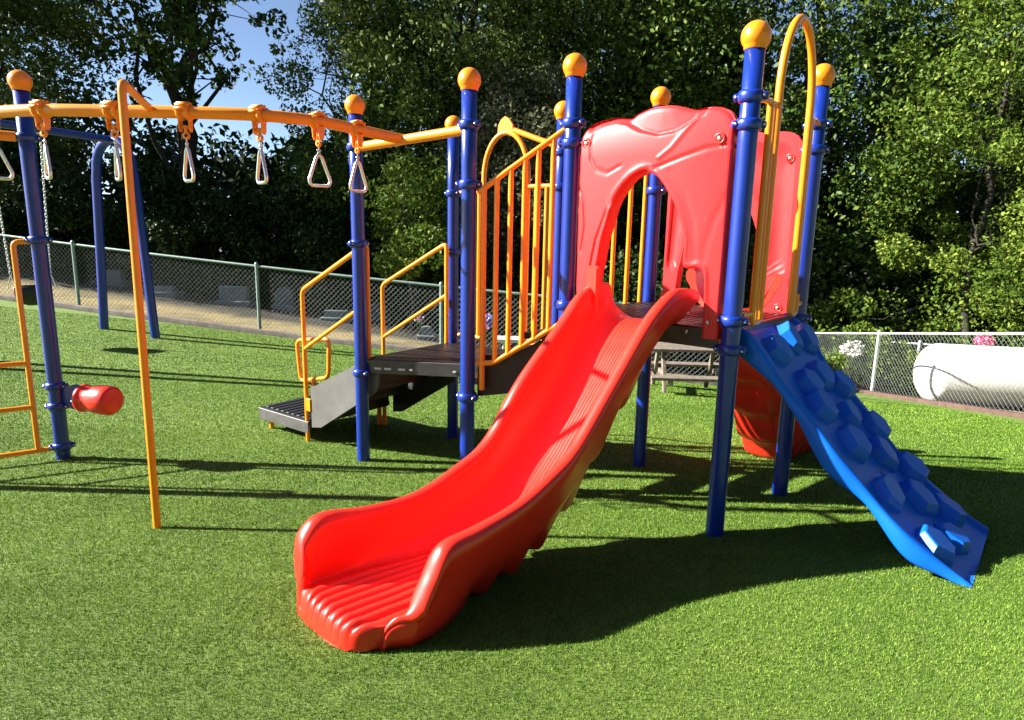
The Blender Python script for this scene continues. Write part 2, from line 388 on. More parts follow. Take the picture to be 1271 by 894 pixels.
g.prism([on(F, E_, t, z, -.012) for t, z in ((.43, 2.30), (.565, 2.30), (.56, 2.36), (.53, 2.40), (.495, 2.42), (.46, 2.40), (.435, 2.36))], on(F, E_, 0, 0, .012) - on(F, E_, 0, 0, -.012), .024)
g.build('arched_guard', M['yellow'], play)
# hand-hold arch over the climbing wall
g = G(); LB = (C - B).length
g.tube(arch(B, C, .26, .725, 1.2, 2.28, 2.67, -.03), YR * 1.2, 12)
g.build('handhold_arch', M['yellow'], play)
for t0, t1 in ((.165, .26), (.725, .815)):
    g = G(); g.tube(fillet([on(B, C, t0, 2.235, -.03), on(B, C, t0, 1.19, -.03), on(B, C, t1, 1.19, -.03), on(B, C, t1, 1.3, -.03)], .035), YR, 12)
    g.box(on(B, C, min(t0, t1) - .012, 2.222, -.038), on(B, C, .115, 0) - on(B, C, 0, 0), on(B, C, 0, 0, .016) - on(B, C, 0, 0, 0), V((0, 0, .024)), .003)
    g.tube([on(B, C, (t0 + t1) / 2, 1.2, -.03), on(B, C, (t0 + t1) / 2, 2.23, -.03)], YR * .8, 10)
    e = .055 if t0 < .5 else LB - .055; s = t0 if t0 < .5 else t1
    for z in (2.235, 1.24): g.tube([on(B, C, e, z, -.02), on(B, C, s, z, -.03)], YR * .9, 10)
    g.build('side_guard', M['yellow'], play)

# ------------------------------------------------------------------ moulded red hood panels
def hood(a, b, side, name='hood_panel', depth=.09, notch=True):
    Lw = (b - a).length; sc = Lw / .972
    outer = [(.075, 1.12), (.078, 1.34), (.078, 1.8), (.078, 2.09), (.088, 2.14), (.115, 2.166), (.17, 2.19), (.28, 2.203), (.366, 2.192), (.41, 2.214), (.489, 2.234), (.56, 2.236), (.62, 2.230), (.70, 2.208), (.75, 2.205), (.80, 2.210), (.86, 2.196), (.90, 2.16), (.915, 2.10), (.916, 1.8), (.917, 1.36), (.918, 1.12)]
    inner = [(.205, 1.12), (.222, 1.30), (.232, 1.40), (.246, 1.467), (.262, 1.57), (.285, 1.66), (.315, 1.75), (.35, 1.813), (.40, 1.875), (.44, 1.90), (.484, 1.912), (.53, 1.898), (.565, 1.868), (.60, 1.82), (.645, 1.745), (.683, 1.66), (.706, 1.56), (.721, 1.462), (.79, 1.458), (.826, 1.43), (.836, 1.34), (.838, 1.12)]
    if not notch: outer = [(t + .035 if t < .3 else t, z) for t, z in outer]
    if not notch: inner = [p for p in inner if p[0] < .73] + [(.727, 1.36), (.735, 1.12)]
    inner = [(.484 + (t - .484) * (1.06 if z > 1.48 or t < .5 else 1.0), z + (.012 if z > 1.7 else 0)) for t, z in inner]
    so = spline([V((t, z, 0)) for t, z in outer], 8); si = spline([V((t, z, 0)) for t, z in inner], 8)
    def resample(p, n):
        d = [0]
        for i in range(1, len(p)): d.append(d[-1] + (p[i] - p[i - 1]).length)
        return [V((lerp1(d[-1] * k / (n - 1), d, [q.x for q in p]), lerp1(d[-1] * k / (n - 1), d, [q.y for q in p]), 0)) for k in range(n)]
    N = 230; so, si = resample(so, N), resample(si, N)
    lines = [  # (polyline, amplitude, width, step)
        ([(.12, 2.150), (.2, 2.176), (.28, 2.183), (.36, 2.165), (.44, 2.125), (.54, 2.098), (.63, 2.108), (.70, 2.145), (.77, 2.192)], -.010, .006, .026),
        ([(.74, 2.17), (.68, 2.10), (.62, 2.03), (.555, 1.985)], .009, .007, 0),
        ([(.17, 2.16), (.145, 2.08), (.15, 2.0), (.19, 1.945), (.26, 1.925), (.34, 1.96)], -.008, .006, 0),
        ([(.915, 2.03), (.80, 2.02), (.68, 1.985), (.56, 1.945), (.46, 1.925), (.36, 1.86), (.27, 1.74), (.205, 1.57), (.175, 1.42)], -.012, .0065, .012),
        ([(.91, 1.80), (.86, 1.69), (.825, 1.56), (.815, 1.42)], -.003, .02, .0),
        ([(.62, 1.92), (.70, 1.82), (.755, 1.68), (.775, 1.5)], -.003, .016, .0),
        ([(.08, 1.86), (.115, 1.78), (.13, 1.65), (.11, 1.52)], -.008, .006, 0)]
    segs = [(np.array(pl), am, w, stp) for pl, am, w, stp in lines]
    def pd(x, z, pl):
        best, sd = 9, 0
        for i in range(len(pl) - 1):
            p, q = pl[i], pl[i + 1]; d = q - p; t = max(0, min(1, ((x - p[0]) * d[0] + (z - p[1]) * d[1]) / (d @ d)))
            ex, ez = x - p[0] - d[0] * t, z - p[1] - d[1] * t; l = math.hypot(ex, ez)
            if l < best: best = l; sd = (d[0] * ez - d[1] * ex)
        return best, sd
    def relief(x, z):
        h = 0
        for pl, am, w, stp in segs:
            l, sd = pd(x, z, pl); h += .7 * am * math.exp(-(l / w) ** 2)
            if stp and pl[0][0] < x < pl[-1][0]: h += -.7 * stp * sstep(-.006, .006, l if sd > 0 else -l) * sstep(.20, .0, l)
        return h
    d2 = (b - a).normalized(); nrm = V((d2.y, -d2.x)) * side        # outward
    def w3(t, z, o): q = a + d2 * t * sc + nrm * o; return V((q.x, q.y, z))
    lam = [0, .02, .05, .1] + [.1 + .8 * k / 40 for k in range(1, 41)] + [.95, .98, 1]; P = []; base = .055
    for k in range(N):
        p, q = si[k], so[k]; row = []; wd = (q - p).length; r = min(.02, wd * .3)
        row.append(w3(p.x, p.y, base - depth)); row.append(w3(p.x, p.y, base - depth * .5))
        for l in lam:
            c = p.lerp(q, l); bul = -.022 * ((c.x - .5) / .42) ** 2 - .03 * max(0, (c.y - 2.0) / .23) ** 2 + .004 * math.sin(c.x * 9 + c.y * 4); e = min(l, 1 - l) * wd; rim = 0 if e > r else -(r - math.sqrt(max(0, r * r - (r - e) ** 2))) * .9
            hin = .007 * math.exp(-((l * wd - .012) / .022) ** 2)
            row.append(w3(c.x, c.y, base + rim + hin + bul + relief(c.x, c.y)))
        row.append(w3(q.x, q.y, base - depth * .5)); row.append(w3(q.x, q.y, base - depth)); P.append(row)
    g = G(); g.grid(P)
    bk = []
    for k in range(N):                                  # back sheet with a sunk field
        p, q = si[k], so[k]; row = []
        for l in (0, .12, .17, .22, .5, .78, .83, .88, 1): c = p.lerp(q, l); row.append(w3(c.x, c.y, base - depth + (.012 if .2 < l < .8 and c.y > 1.42 else 0)))
        bk.append(row)
    g.grid(bk)
    for r in (P[0], P[-1]): g.add(r, [tuple(range(len(r)))], False)
    o = g.build(name, M['hood'], play)
    n3 = V((nrm.x, nrm.y, 0))
    for t, z in ((.115, 2.085), (.855, 2.06), (.865, 1.2), (.12, 1.2)):
        for sg, of in ((1, base), (-1, base - depth)):
            g = G(); c = w3(t, z, of + (-.022 * ((t - .5) / .42) ** 2 - .03 * max(0, (z - 2.0) / .23) ** 2 if sg > 0 else 0) + .001 * sg); g.lathe(c, [(.017, -.004), (.019, .003), (.024, .004), (.028, -.003)], 20, n3 * sg)
            g.cur = 1; g.lathe(c, [(0, .001), (.012, .001), (.012, .006), (.006, .009), (0, .009)], 12, n3 * sg); g.build('bolt', [M['red'], M['steel']], o)
    return o
hood(A, B, 1); hood(D, C, -1, notch=False)

# ------------------------------------------------------------------ slides
def make_slide(origin, d, e, zs, name, label, keel=0):
    zF2 = lambda z: UD - (UD - z) * zs
    """closed shell lofted along the run; d = downhill direction, e = lateral direction"""
    T = [0, .08, .2, .3, .45, .55, .65, .75, .85, .92, .955, .98, .992, 1.0, 1.006]
    SL = [-.04, .05, .195, .352, .644, .858, 1.06, 1.29, 1.53, 1.70, 1.78, 1.835, 1.858, 1.872, 1.878]
    ZL = [1.35, 1.352, 1.30, 1.154, .892, .638, .541, .478, .486, .518, .510, .455, .38, .285, .22]
    SR = [-.04, .08, .191, .382, .66, .87, 1.02, 1.21, 1.42, 1.57, 1.645, 1.71, 1.752, 1.786, 1.790]
    ZR = [1.35, 1.362, 1.345, 1.221, .94, .73, .645, .575, .546, .530, .430, .328, .306, .262, .21]
    SF = [-.06, .06, .2, .38, .66, .87, 1.05, 1.27, 1.50, 1.68, 1.755, 1.82, 1.862, 1.893, 1.900]
    ZF = [1.168, 1.158, 1.035, .840, .545, .378, .308, .272, .264, .268, .272, .275, .274, .248, .193]
    N = 96; TT = [0.90 * k / 60 for k in range(60)] + [.9 + .106 * k / 46 for k in range(47)]
    def sm(ys):
        pts = spline([V((t, y, 0)) for t, y in zip(T, ys)], 10); return lambda t: lerp1(t, [p.x for p in pts], [p.y for p in pts])
    fs = [sm(a) for a in (SL, ZL, SR, ZR, SF, ZF)]
    nr, per = 7, 8; P = []
    ss_ = sstep
    for t in TT:
        sL, zL, sR, zR, sF, zF = [f(t) for f in fs]
        endk = sstep(.93, 1.0, t); row = []
        amp = .0045 + .0145 * sstep(.7, .97, t)
        def pt(o, z, x):
            s = sF + (sL - sF) * max(0, -x) ** 2.6 + (sR - sF) * max(0, x) ** (2.2 + 1.6 * sstep(.93, .99, t))
            o *= 1 - (.22 if o > 0 else .20) * sstep(.975, 1.006, t) * abs(x) ** .8; q = origin + d * s + e * o
            if s > 1.2: z = max(z, gz(q.x, q.y) - .004)      # the exit rests on the turf
            z2 = UD - (UD - z) * zs; return V((q.x, q.y, z2))
        rr = .034 + .012 * ss_(.75, .95, t); bw = .064 + .065 * ss_(.55, .82, t) + .085 * ss_(.78, .93, t); low = .045 + .075 * abs(math.sin(sF * 15.5)) * (1 - endk) * sstep(.1, .25, t) + 0
        kl_ = max(0, zF - (UD - (UD - (.63 - .85 * sF + .24 * sF * sF)) / zs)) * keel
        def side(sg, zr, low=low):
            low = low + (kl_ if sg < 0 else 0)
            h = max(.004, zr - zF); r = min(rr, h * .45); c = zr - r; ef = ss_(.78, .95, t); zc = c - .3 * r - zF
            out = [(sg * (.115 + .115 * ef), zF - low - .06 * ef, sg), (sg * (.15 + .115 * ef), zF - low + .012 - .06 * ef, sg), (sg * (.195 + .085 * ef), zF + zc * .08 - .05 * ef, sg), (sg * (.25 + .04 * ef), zF + zc * .40 - .01 * ef, sg), (sg * (.268 + .02 * ef), zF + zc * .68, sg), (sg * (.27 + r * .80), zF + zc * .90, sg)]
            for k in range(9):
                w = -.3 + (math.pi + .6) * k / 8; out.append((sg * (.27 + r * math.cos(w)), c + r * math.sin(w), sg))
            wi = .27 - r; hc = c - zF; bx = (bw + .004) / .27; pw = 1.0 - .35 * ss_(.7, .95, t)
            for k in range(1, 9):                        # hollow inner wall, an ellipse quarter from rim to bed
                w = math.pi / 2 * k / 8.6; m = math.cos(w) ** pw; out.append((sg * (bw + .004 + (wi - bw - .004) * m), zF + hc * (1 - math.sin(w)), sg * (bx + (1 - bx) * m)))
            return out
        L_, R2 = side(-1, zL), side(1, zR)
        fl_ = ss_(.78, .95, t); xa, xb = -bw * (.97 - .17 * fl_), bw * (.97 - .22 * fl_); bed = [(-bw, zF, -bw / .27)]
        for k in range(nr * per + 1):
            x = xa + (xb - xa) * k / (nr * per); ph = (k % per) / per; bed.append((x, zF + amp * (math.sin(math.pi * ph) ** .55) - .002, x / .27))
        for k in (1, 2, 3, 4): x = xb + (bw - xb) * k / 4; bed.append((x, zF + amp * .55 * math.sin(math.pi * k / 4), x / .27))
        prof = L_ + bed + R2[::-1]; nL = len(prof)
        for o, z, x in prof: row.append(pt(o, z, x))
        # underside
        o0, z0, _ = prof[-1]; o1, z1, _ = prof[0]
        for k in range(1, 7):
            w = k / 7; row.append(pt(o0 + (o1 - o0) * w, z0 + (z1 - z0) * w - .012 * math.sin(math.pi * w), 1 - 2 * w))
        P.append(row)
    g = G(); P2 = [[P[i][j] for i in range(len(P))] for j in range(len(P[0]))]; g.grid(P2, closed_u=True)
    for r in (P[0], P[-1]): g.add(r, [tuple(range(len(r)))], False)
    o = g.build(name, M['red'], play); o['label'] = label; return o
MAB = (A + B) / 2; th = R_(-5.2); u = (B - A).normalized(); v = V((-u.y, u.x))
dd = -v * math.cos(th) + u * math.sin(th); ee = u * math.cos(th) + v * math.sin(th)
sl = make_slide(MAB, dd, ee, 1.0, 'slide', 'glossy red slide running down towards the viewer')
sl2 = make_slide((C + D) / 2 + u * .09, v, -u, 1.3, 'slide', 'red slide running away behind the climbing wall')
# shoulders where the slide meets the hood, and its bolts
for sg in (-1,):
    g = G(); q = MAB + ee * (sg * .262 - .047) - v * .075; g.box(P3(q, 1.10), V((ee.x, ee.y, 0)) * .094, V((-v.x, -v.y, 0)) * .05, V((0, 0, .345 if sg < 0 else .24)), .018); g.build('slide_shoulder', M['red'], sl)
for s, z in ((.06, 1.24), (.06, 1.15)):
    g = G(); q = MAB + dd * s + ee * .30; g.lathe((q.x, q.y, z), [(0, 0), (.009, 0), (.009, .006), (0, .008)], 10, (ee.x, ee.y, 0)); g.build('bolt', M['steel'], sl)

# ------------------------------------------------------------------ blue climbing wall
CS = [-.02, .05, .14, .26, .36, .45, .57, .70, .80, .90, 1.0, 1.08]
CZ_ = [1.165, 1.135, 1.04, .88, .785, .69, .56, .425, .345, .275, .212, .170]
csp = spline([V((s, z, 0)) for s, z in zip(CS, CZ_)], 8); t0, t1 = .095, .872
def wall_pt(t, s, dz=0):
    q = B + v * t + u * s; return V((q.x, q.y, max(lerp1(s, [p.x for p in csp], [p.y for p in csp]) + dz, gz(q.x, q.y) + .004)))
P = []; tc = (t0 + t1) / 2; hw = (t1 - t0) / 2
for p in csp:
    s = p.x; wob = .012 * math.sin(s * 17); sk = .085 + .035 * math.sin(s * 15 + 1); sk *= 1 - .62 * sstep(.68, 1.02, s); row = []
    half = [(1.0, -sk), (1.015, -sk * .8), (1.02, -sk * .4), (1.015, -.008), (1.0, .010), (.975, .018), (.93, .018), (.90, .013), (.885, -.004), (.86, -.008)]
    prof = [(-a, z) for a, z in half] + [(x, -.008) for x in (-.6, -.3, 0, .3, .6)] + [(a, z) for a, z in half[::-1]]
    for a, z in prof: row.append(wall_pt(tc + a * (hw + wob * (1 if abs(a) > .95 else 0)), s, z))
    row += [wall_pt(tc + a * hw, s, -sk + .01) for a in (.6, .2, -.2, -.6)]
    P.append(row)
g = G(); g.grid([[P[i][j] for i in range(len(P))] for j in range(len(P[0]))], closed_u=True)
for r in (P[0], P[-1]): g.add(r, [tuple(range(len(r)))], False)
cw = g.build('climbing_wall', M['blueplastic'], play)
hold_pos = [(.13, .29), (.115, .52), (.13, .75), (.27, .40), (.26, .62), (.33, .79), (.36, .33), (.43, .58), (.52, .79), (.51, .36), (.60, .60), (.71, .80), (.70, .31), (.79, .57), (.92, .24), (.96, .44), (.90, .70)]
for i, (s, t) in enumerate(hold_pos):
    c = wall_pt(t, s); e1 = (wall_pt(t, s + .03) - wall_pt(t, s - .03)).normalized(); e2 = V((v.x, v.y, 0)); n = e1.cross(e2).normalized()
    if n.z < 0: n = -n
    a0 = random.choice((0, .52)) + random.uniform(-.12, .12); rx = random.uniform(.088, .102); h = random.uniform(.045, .056); vs = []
    rim = [(rx * random.uniform(.93, 1.08), a0 + 2 * math.pi * k / 6 + random.uniform(-.12, .12)) for k in range(6)]
    tx, ty = random.uniform(-.12, .12), random.uniform(-.12, .12)
    for sc_, hh, ox in ((1.12, -.02, 0), (1.03, .004, 0), (.99, .014, 0), (.86, h * .86, .008), (.82, h * .96, .008), (.75, h, .008)):
        for r, w in rim: vs.append(c + (e1 * math.cos(w) + e2 * math.sin(w)) * r * sc_ - e1 * ox + n * (hh + (r * sc_ * (math.cos(w) * tx + math.sin(w) * ty) if hh > .02 else 0)))
    fs = [(l * 6 + k, l * 6 + (k + 1) % 6, l * 6 + 6 + (k + 1) % 6, l * 6 + 6 + k) for l in range(5) for k in range(6)] + [tuple(range(30, 36))]
    G().add(vs, fs, False).build('foothold', M['blueplastic'], cw)
g = G()
for s, t in ((.21, .43), (.5, .52), (.63, .45), (.88, .47)):
    g = G(); c = wall_pt(t, s, -.0065); e1 = (wall_pt(t, s + .03) - wall_pt(t, s - .03)).normalized(); g.box(c, e1 * .03, V((v.x, v.y, 0)) * .012, e1.cross(V((v.x, v.y, 0))) * .002, .0005); g.build('drain_slot', M['blackv'], cw)

# ------------------------------------------------------------------ steps up from the lawn
u2 = (Gp - H).normalized(); w2 = V((-u2.y, u2.x))
def stp(s, off, z): q = H - u2 * s + w2 * off; return V((q.x, q.y, z))
stairs = G()
plat_z = .135
gpl = G(); gpl.prism([stp(.70, .06, plat_z - .035), stp(1.36, .06, plat_z - .035), stp(1.36, .90, plat_z - .035), stp(.70, .90, plat_z - .035)], (0, 0, 1), .035)
for k, (s0, s1, z) in enumerate(((.44, .70, .30), (.20, .46, .45), (-.03, .22, .60))):
    gpl.prism([stp(s0, .08, z - .035), stp(s1, .08, z - .035), stp(s1, .88, z - .035), stp(s0, .88, z - .035)], (0, 0, 1), .035)
for s_, za_, zb_ in ((.695, .10, .268), (.455, .268, .418), (.215, .418, .568), (-.02, .568, .66)):  # risers added to stop sun passing between the treads
    gpl.prism([stp(s_ - .012, .085, za_), stp(s_, .085, za_), stp(s_, .875, za_), stp(s_ - .012, .875, za_)], (0, 0, 1), zb_ - za_)
sa = gpl.build('entry_steps', M['blackv'], play)
g = G()
for k in range(9):
    s = .73 + k * .07; g.box(stp(s, .09, plat_z + .0003), stp(s + .035, .09, 0) - stp(s, .09, 0), stp(s, .86, 0) - stp(s, .09, 0), V((0, 0, .006)), .002)
g.build('tread_ribs', M['blackv'], sa)
g = G(); g.box(stp(.70, .048, plat_z - .10), stp(1.37, .048, 0) - stp(.70, .048, 0), stp(.7, .06, 0) - stp(.7, .048, 0), V((0, 0, .095)), .006)
g.box(stp(1.362, .05, plat_z - .10), stp(1.374, .05, 0) - stp(1.362, .05, 0), stp(.7, .9, 0) - stp(.7, .05, 0), V((0, 0, .095)), .006)
g.build('step_flange', M['deckside'], sa)
for s, off in ((1.30, .12), (1.30, .84), (.78, .85)):
    z = gz(stp(s, off, 0).x, stp(s, off, 0).y); g = G(); g.tube([stp(s, off, z - .05), stp(s, off, plat_z - .03)], .02, 12); g.build('step_leg', M['yellow'], sa)
for off, m in ((.055, 'stringer'), (.90, 'blackv')):  # far panel coloured black in place of the shade on it
    dz = 0 if off < .5 else -.05
    poly = [(.66, .42), (.60, .435), (.05, .70), (-.08, .70), (-.10, .67), (-.10, .56), (-.07, .50), (-.02, .46), (.55, .115), (.66, .095)]
    g = G(); g.prism([stp(s, off, z + (dz if z < .6 else 0)) for s, z in poly], V((w2.x, w2.y, 0)), .022); so = g.build('side_panel', M[m], sa)
    if m == 'blackv':
        for r in range(4):
            for c in range(6):
                if (r + c * 2) % 5: G().box(stp(.02 - c * .022 + r * .004, off - .003, .50 + r * .03), stp(0, 0, 0) - stp(.011, 0, 0), V((w2.x, w2.y, 0)) * .002, V((0, 0, .007)), 0).build('perforation', M['steel'], so)  # small steel boxes stand for the panel's perforated pattern
    else: so['label'] = 'worn grey side panel of the steps'
for off in (.07, .87):
    q = stp(.75, off, 0); zf = gz(q.x, q.y) - .06
    g = G(); g.tube(fillet([stp(.735, off, zf), stp(.735, off, 1.15), stp(0, off, 1.515), stp(0, off, LD - .01)], .05, 8), YR * 1.05, 12)
    g.tube([stp(.735, off, .70), stp(0, off, 1.115)], YR * .95, 12)
    if off < .5: g.tube([stp(0, off, 1.50), stp(-.02, .03, 1.51)], YR, 10)
    hr = g.build('handrail', M['yellow'], sa)
    if off < .5:
        lp = [stp(s, off + .05, z) for s, z in ((.90, .745), (.50, .80), (.52, .50), (.87, .42))]
        lp2 = fillet([lp[0].lerp(lp[1], .5)] + lp[1:] + [lp[0], lp[0].lerp(lp[1], .499)], .06, 8)
        g = G(); g.tube(lp2, YR * .95, 12); g.tube([stp(.70, off + .05, .46), stp(.70, off + .03, .30)], YR, 10); g.build('grab_loop', M['yellow'], hr)
        g = G(); g.box(stp(.715, off - .025, .22), stp(.66, off - .025, 0) - stp(.715, off - .025, 0), V((w2.x, w2.y, 0)) * .02, V((0, 0, .10)), .004); g.build('bracket', M['yellow'], hr)

# ------------------------------------------------------------------ overhead ring rail
RZ = 2.20
mHG = on(H, Gp, .43, 2.155); mKL = P3((K + Lp) / 2, 2.14)
path = [(mHG.x, mHG.y, 2.155), (-.79, 4.14, 2.165), (-.93, 4.03, 2.182), (-1.114, 3.88, RZ), (-1.38, 3.71, RZ), (-1.756, 3.668, RZ), (-2.139, 3.672, RZ), (-2.50, 3.685, RZ), (-2.80, 3.77, RZ), (-3.1, 3.90, RZ - .01), (mKL.x, mKL.y, 2.14)]
ringrail = G().tube(spline(path, 10), .032, 16).build('overhead_rail', M['yellow'], play)
g = G(); g.tube([on(H, Gp, .055, 2.133), on(H, Gp, .93, 2.175)], .030, 14); g.build('crossbar', M['yellow'], play)
g = G(); g.tube([on(K, Lp, .055, 2.136), on(K, Lp, .95, 2.136)], .030, 14); g.build('crossbar', M['yellow'], play)
# support leg standing on the lawn
zl = gz(-1.808, 3.16)
g = G(); g.tube(fillet([(-1.808, 3.16, zl - .06), (-1.79, 3.16, 2.25), (-1.93, 3.655, 2.21)], .05, 10), .0185, 14); g.build('support_leg', M['yellow'], play)
# rings: carriers clamp on the rail (part of the structure); the handles hang from them
def carrier(p, tdir):
    tdir = V((tdir[0], tdir[1], 0)).normalized(); p = V(p); g = G()
    for s in (-.022, .022):
        g.lathe(p + tdir * (s - .010), [(.031, 0), (.043, .001), (.044, .010), (.043, .019), (.031, .02)], 20, tdir)
    for k in range(6):
        w = math.pi * (.1 + .8 * k / 5); n = V((-tdir.y, tdir.x, 0)); c = p + (n * math.cos(w) + V((0, 0, 1)) * math.sin(w)) * .045
        g.lathe(c - tdir * .034, [(0, 0), (.008, 0), (.008, .068), (0, .068)], 8, tdir)
    n = V((-tdir.y, tdir.x, 0))
    for s in (-1, 1): g.prism([p + tdir * s * .024 + n * a + V((0, 0, b)) for a, b in ((-.022, -.03), (.022, -.03), (.018, -.085), (.010, -.10), (-.010, -.10), (-.018, -.085))], tdir * s, .006)
    g.lathe(p + V((0, 0, -.075)) - tdir * .028, [(0, 0), (.008, 0), (.008, .056), (0, .056)], 10, tdir)
    g.lathe(p + V((0, 0, -.118)) - n * .006, [(.009, 0), (.02, 0), (.02, .012), (.009, .012)], 16, n)
    g.box(p + V((-.008, -.008, -.105)), (.016, 0, 0), (0, .016, 0), (0, 0, .04), .002)
    return g.build('ring_carrier', M['yellow'], ringrail)
def ring_proto():
    r = empty('trapeze_ring', (0, 0, 0), '', 'ring', 'trapeze rings hanging from the overhead rail')
    g = G(); pts = [(.0, 0, -.052), (.016, 0, -.066), (.063, 0, -.195), (.052, 0, -.222), (-.052, 0, -.222), (-.063, 0, -.195), (-.016, 0, -.066)]
    lp = fillet([(0, 0, -.0515)] + [V(p) for p in pts[1:]] + [(-.0005, 0, -.0515)], .034, 7); g.tube(lp[:-1], .0095, 12, closed=True); g.build('handle', M['alu'], r)
    g = G(); g.tube([(0, 0, 0), (0, 0, -.03)], .004, 8); g.lathe((0, 0, -.03), [(0, -.012), (.008, -.01), (.009, 0), (.006, .006), (0, .008)], 12); g.lathe((0, -.004, -.047), [(.004, 0), (.010, 0), (.010, .008), (.004, .008)], 12, (0, 1, 0)); g.lathe((-.012, 0, -.028), [(0, 0), (.0045, 0), (.0045, .024), (0, .024)], 8, (1, 0, 0)); g.build('swivel', M['steel'], r); return r
rp = ring_proto()
ringpos = [((-.93, 4.03, 2.182), (-.75, .65), 55, 'trapeze ring hanging in front of the low blue post, nearest the crossbar end'),
           ((-1.114, 3.88, RZ), (-.8, .6), 38, 'open trapeze ring facing the viewer, just left of the low blue post'),
           ((-1.38, 3.71, RZ), (-.95, .3), 132, 'narrow turned trapeze ring, third from the crossbar by the steps'),
           ((-1.756, 3.668, RZ), (-1, 0), 136, 'narrow trapeze ring, first one right of the yellow support leg'),
           ((-2.139, 3.672, RZ), (-1, 0), 129, 'edge-on trapeze ring half hidden by the yellow support leg'),
           ((-2.53, 3.692, RZ), (-.97, .22), 133, 'edge-on trapeze ring right beside the blue post with red talk tube'),
           ((-2.88, 3.80, RZ), (-.9, .4), 37, 'open trapeze ring left of the blue post with the red talk tube')]
for i, ((x, y, z), td, a, lab) in enumerate(ringpos):
    carrier((x, y, z), td)
    if i == 0: rp.location = (x, y, z - .128); rp.rotation_euler.z = R_(a); rp['label'] = lab
    else: dup(rp, (x, y, z - .128), R_(a), lab)

# ladder panel between the two left posts
g = G(); kl = lambda t, z: on(K, Lp, t, z)
g.tube(fillet([kl(.05, 1.49), kl(.135, 1.49), kl(.135, .10)], .05, 8), YR, 12); LK = (K - Lp).length
g.tube(fillet([kl(LK - .05, 1.49), kl(LK - .135, 1.49), kl(LK - .135, .10)], .05, 8), YR, 12)
g.tube([kl(.05, .095), kl(LK - .05, .095)], YR, 12)
for z in (.40, .70): g.tube([kl(.135, z), kl(LK - .135, z)], YR, 12)
g.build('ladder_panel', M['yellow'], play)
# talk tube on the left post
tk = G(); K3 = P3(K, .46)
dx = V((.97, -.24, 0)).normalized()
tk.prism([K3 + dx * a + V((0, 0, b)) for a, b in ((.03, .06), (.14, .085), (.22, .075), (.235, 0), (.22, -.07), (.14, -.085), (.03, -.055))], V((-dx.y, dx.x, 0)), .03)
tt = tk.build('talk_tube', M['blue'], play); tt['label'] = 'red talk tube horn on a blue bracket'
g = G(); g.lathe(K3 + dx * .225 + V((0, 0, .003)), [(r_, h_ * .84) for r_, h_ in [(0, 0), (.075, 0), (.094, .004), (.094, .02), (.086, .032), (.080, .055), (.078, .085), (.086, .115), (.096, .14), (.099, .22), (.096, .268), (.086, .288), (.07, .294), (.03, .298), (0, .299)]], 26, dx)
g.build('horn', M['red'], tt)
for k in range(8):
    w = 2 * math.pi * k / 8; n = V((-dx.y, dx.x, 0)); c = K3 + dx * .221 + (n * math.cos(w) + V((0, 0, 1)) * math.sin(w)) * .084; G().lathe(c, [(0, 0), (.006, 0), (.006, -.005), (0, -.006)], 8, dx).build('bolt', M['steel'], tt)

# ------------------------------------------------------------------ swing set behind
sw = empty('swing_set', (-6.0, 10.2, -.05), 'tall blue swing set with arched tube legs near the left fence', 'swing set')
bd = V((-.36, -.93)).normalized(); ft = V((.93, -.36)).normalized(); ap = V((-6.02, 10.24)); ztop = 2.83
for k, c in enumerate((ap, ap + bd * 2.9)):
    f1, f2 = c - ft * .555, c + ft * .555
    pts = [P3(f1, gz(f1.x, f1.y) - .05), P3(c - ft * .40, ztop - .55)]
    for j in range(13):
        w = math.pi * j / 12; pts.append(P3(c - ft * .38 * math.cos(w), ztop - .45 + .45 * math.sin(w)))
    pts += [P3(c + ft * .40, ztop - .55), P3(f2, gz(f2.x, f2.y) - .05)]
    G().tube(pts, .066, 16).build('arched_leg', M['blue'], sw)
G().tube([P3(ap + bd * .02, ztop), P3(ap + bd * 2.88, ztop)], .052, 16).build('top_beam', M['blue'], sw)
cl = [ap + bd * 1.05, ap + bd * 1.72]
for c in cl:
    g = G(); g.lathe(P3(c, ztop) - V((bd.x, bd.y, 0)) * .03, [(.05, 0), (.062, 0), (.062, .06), (.05, .06)], 16, (bd.x, bd.y, 0))
    g.build('chain_hanger', M['steel'], sw)
seat_c = (cl[0] + cl[1]) / 2
bs = empty('bucket_swing', P3(seat_c, .7), 'black and white bucket swing hanging on chains from the blue swing set', 'swing')
for sgn, c in ((-1, cl[0]), (1, cl[1])):
    g = G(); end = seat_c + bd * sgn * .26; a, b = P3(c, ztop - .06), P3(end, .92); nl = 44; dv = (b - a) / nl
    for k in range(nl):
        p = a + dv * (k + .5); ax = dv.normalized(); n1 = ax.cross(V((ft.x, ft.y, 0))).normalized(); n2 = ax.cross(n1); s = n1 if k % 2 else n2
        lk = [p + ax * dv.length * .68 * math.cos(w) + s * .014 * math.sin(w) for w in [2 * math.pi * j / 8 for j in range(8)]]
        g.tube(lk, .0045, 5, closed=True)
    for s2 in (-1, 1): g.tube([b, P3(end, .72) + V((ft.x, ft.y, 0)) * .1 * s2], .006, 6)
    g.build('chain', M['galv'], bs)
P = []
for j in range(24):
    w = 2 * math.pi * j / 24; row = []
    for rr, z in ((.16, .76), (.175, .75), (.17, .66), (.14, .54), (.06, .50), (.001, .50)): q = seat_c + bd * (rr * 1.35 * math.cos(w)) + ft * (rr * math.sin(w)); row.append(P3(q, z))
    P.append(row)
g = G(); g.grid(P, closed_u=True); se = g.build('bucket_seat', M['rubber'], bs)
g = G(); q = seat_c + bd * -.2; g.box(P3(q, .62) - V((.04, .1, 0)), (.08, 0, 0), (0, .05, 0), (0, 0, .2), .015); g.build('back_pad', M['white'], se)

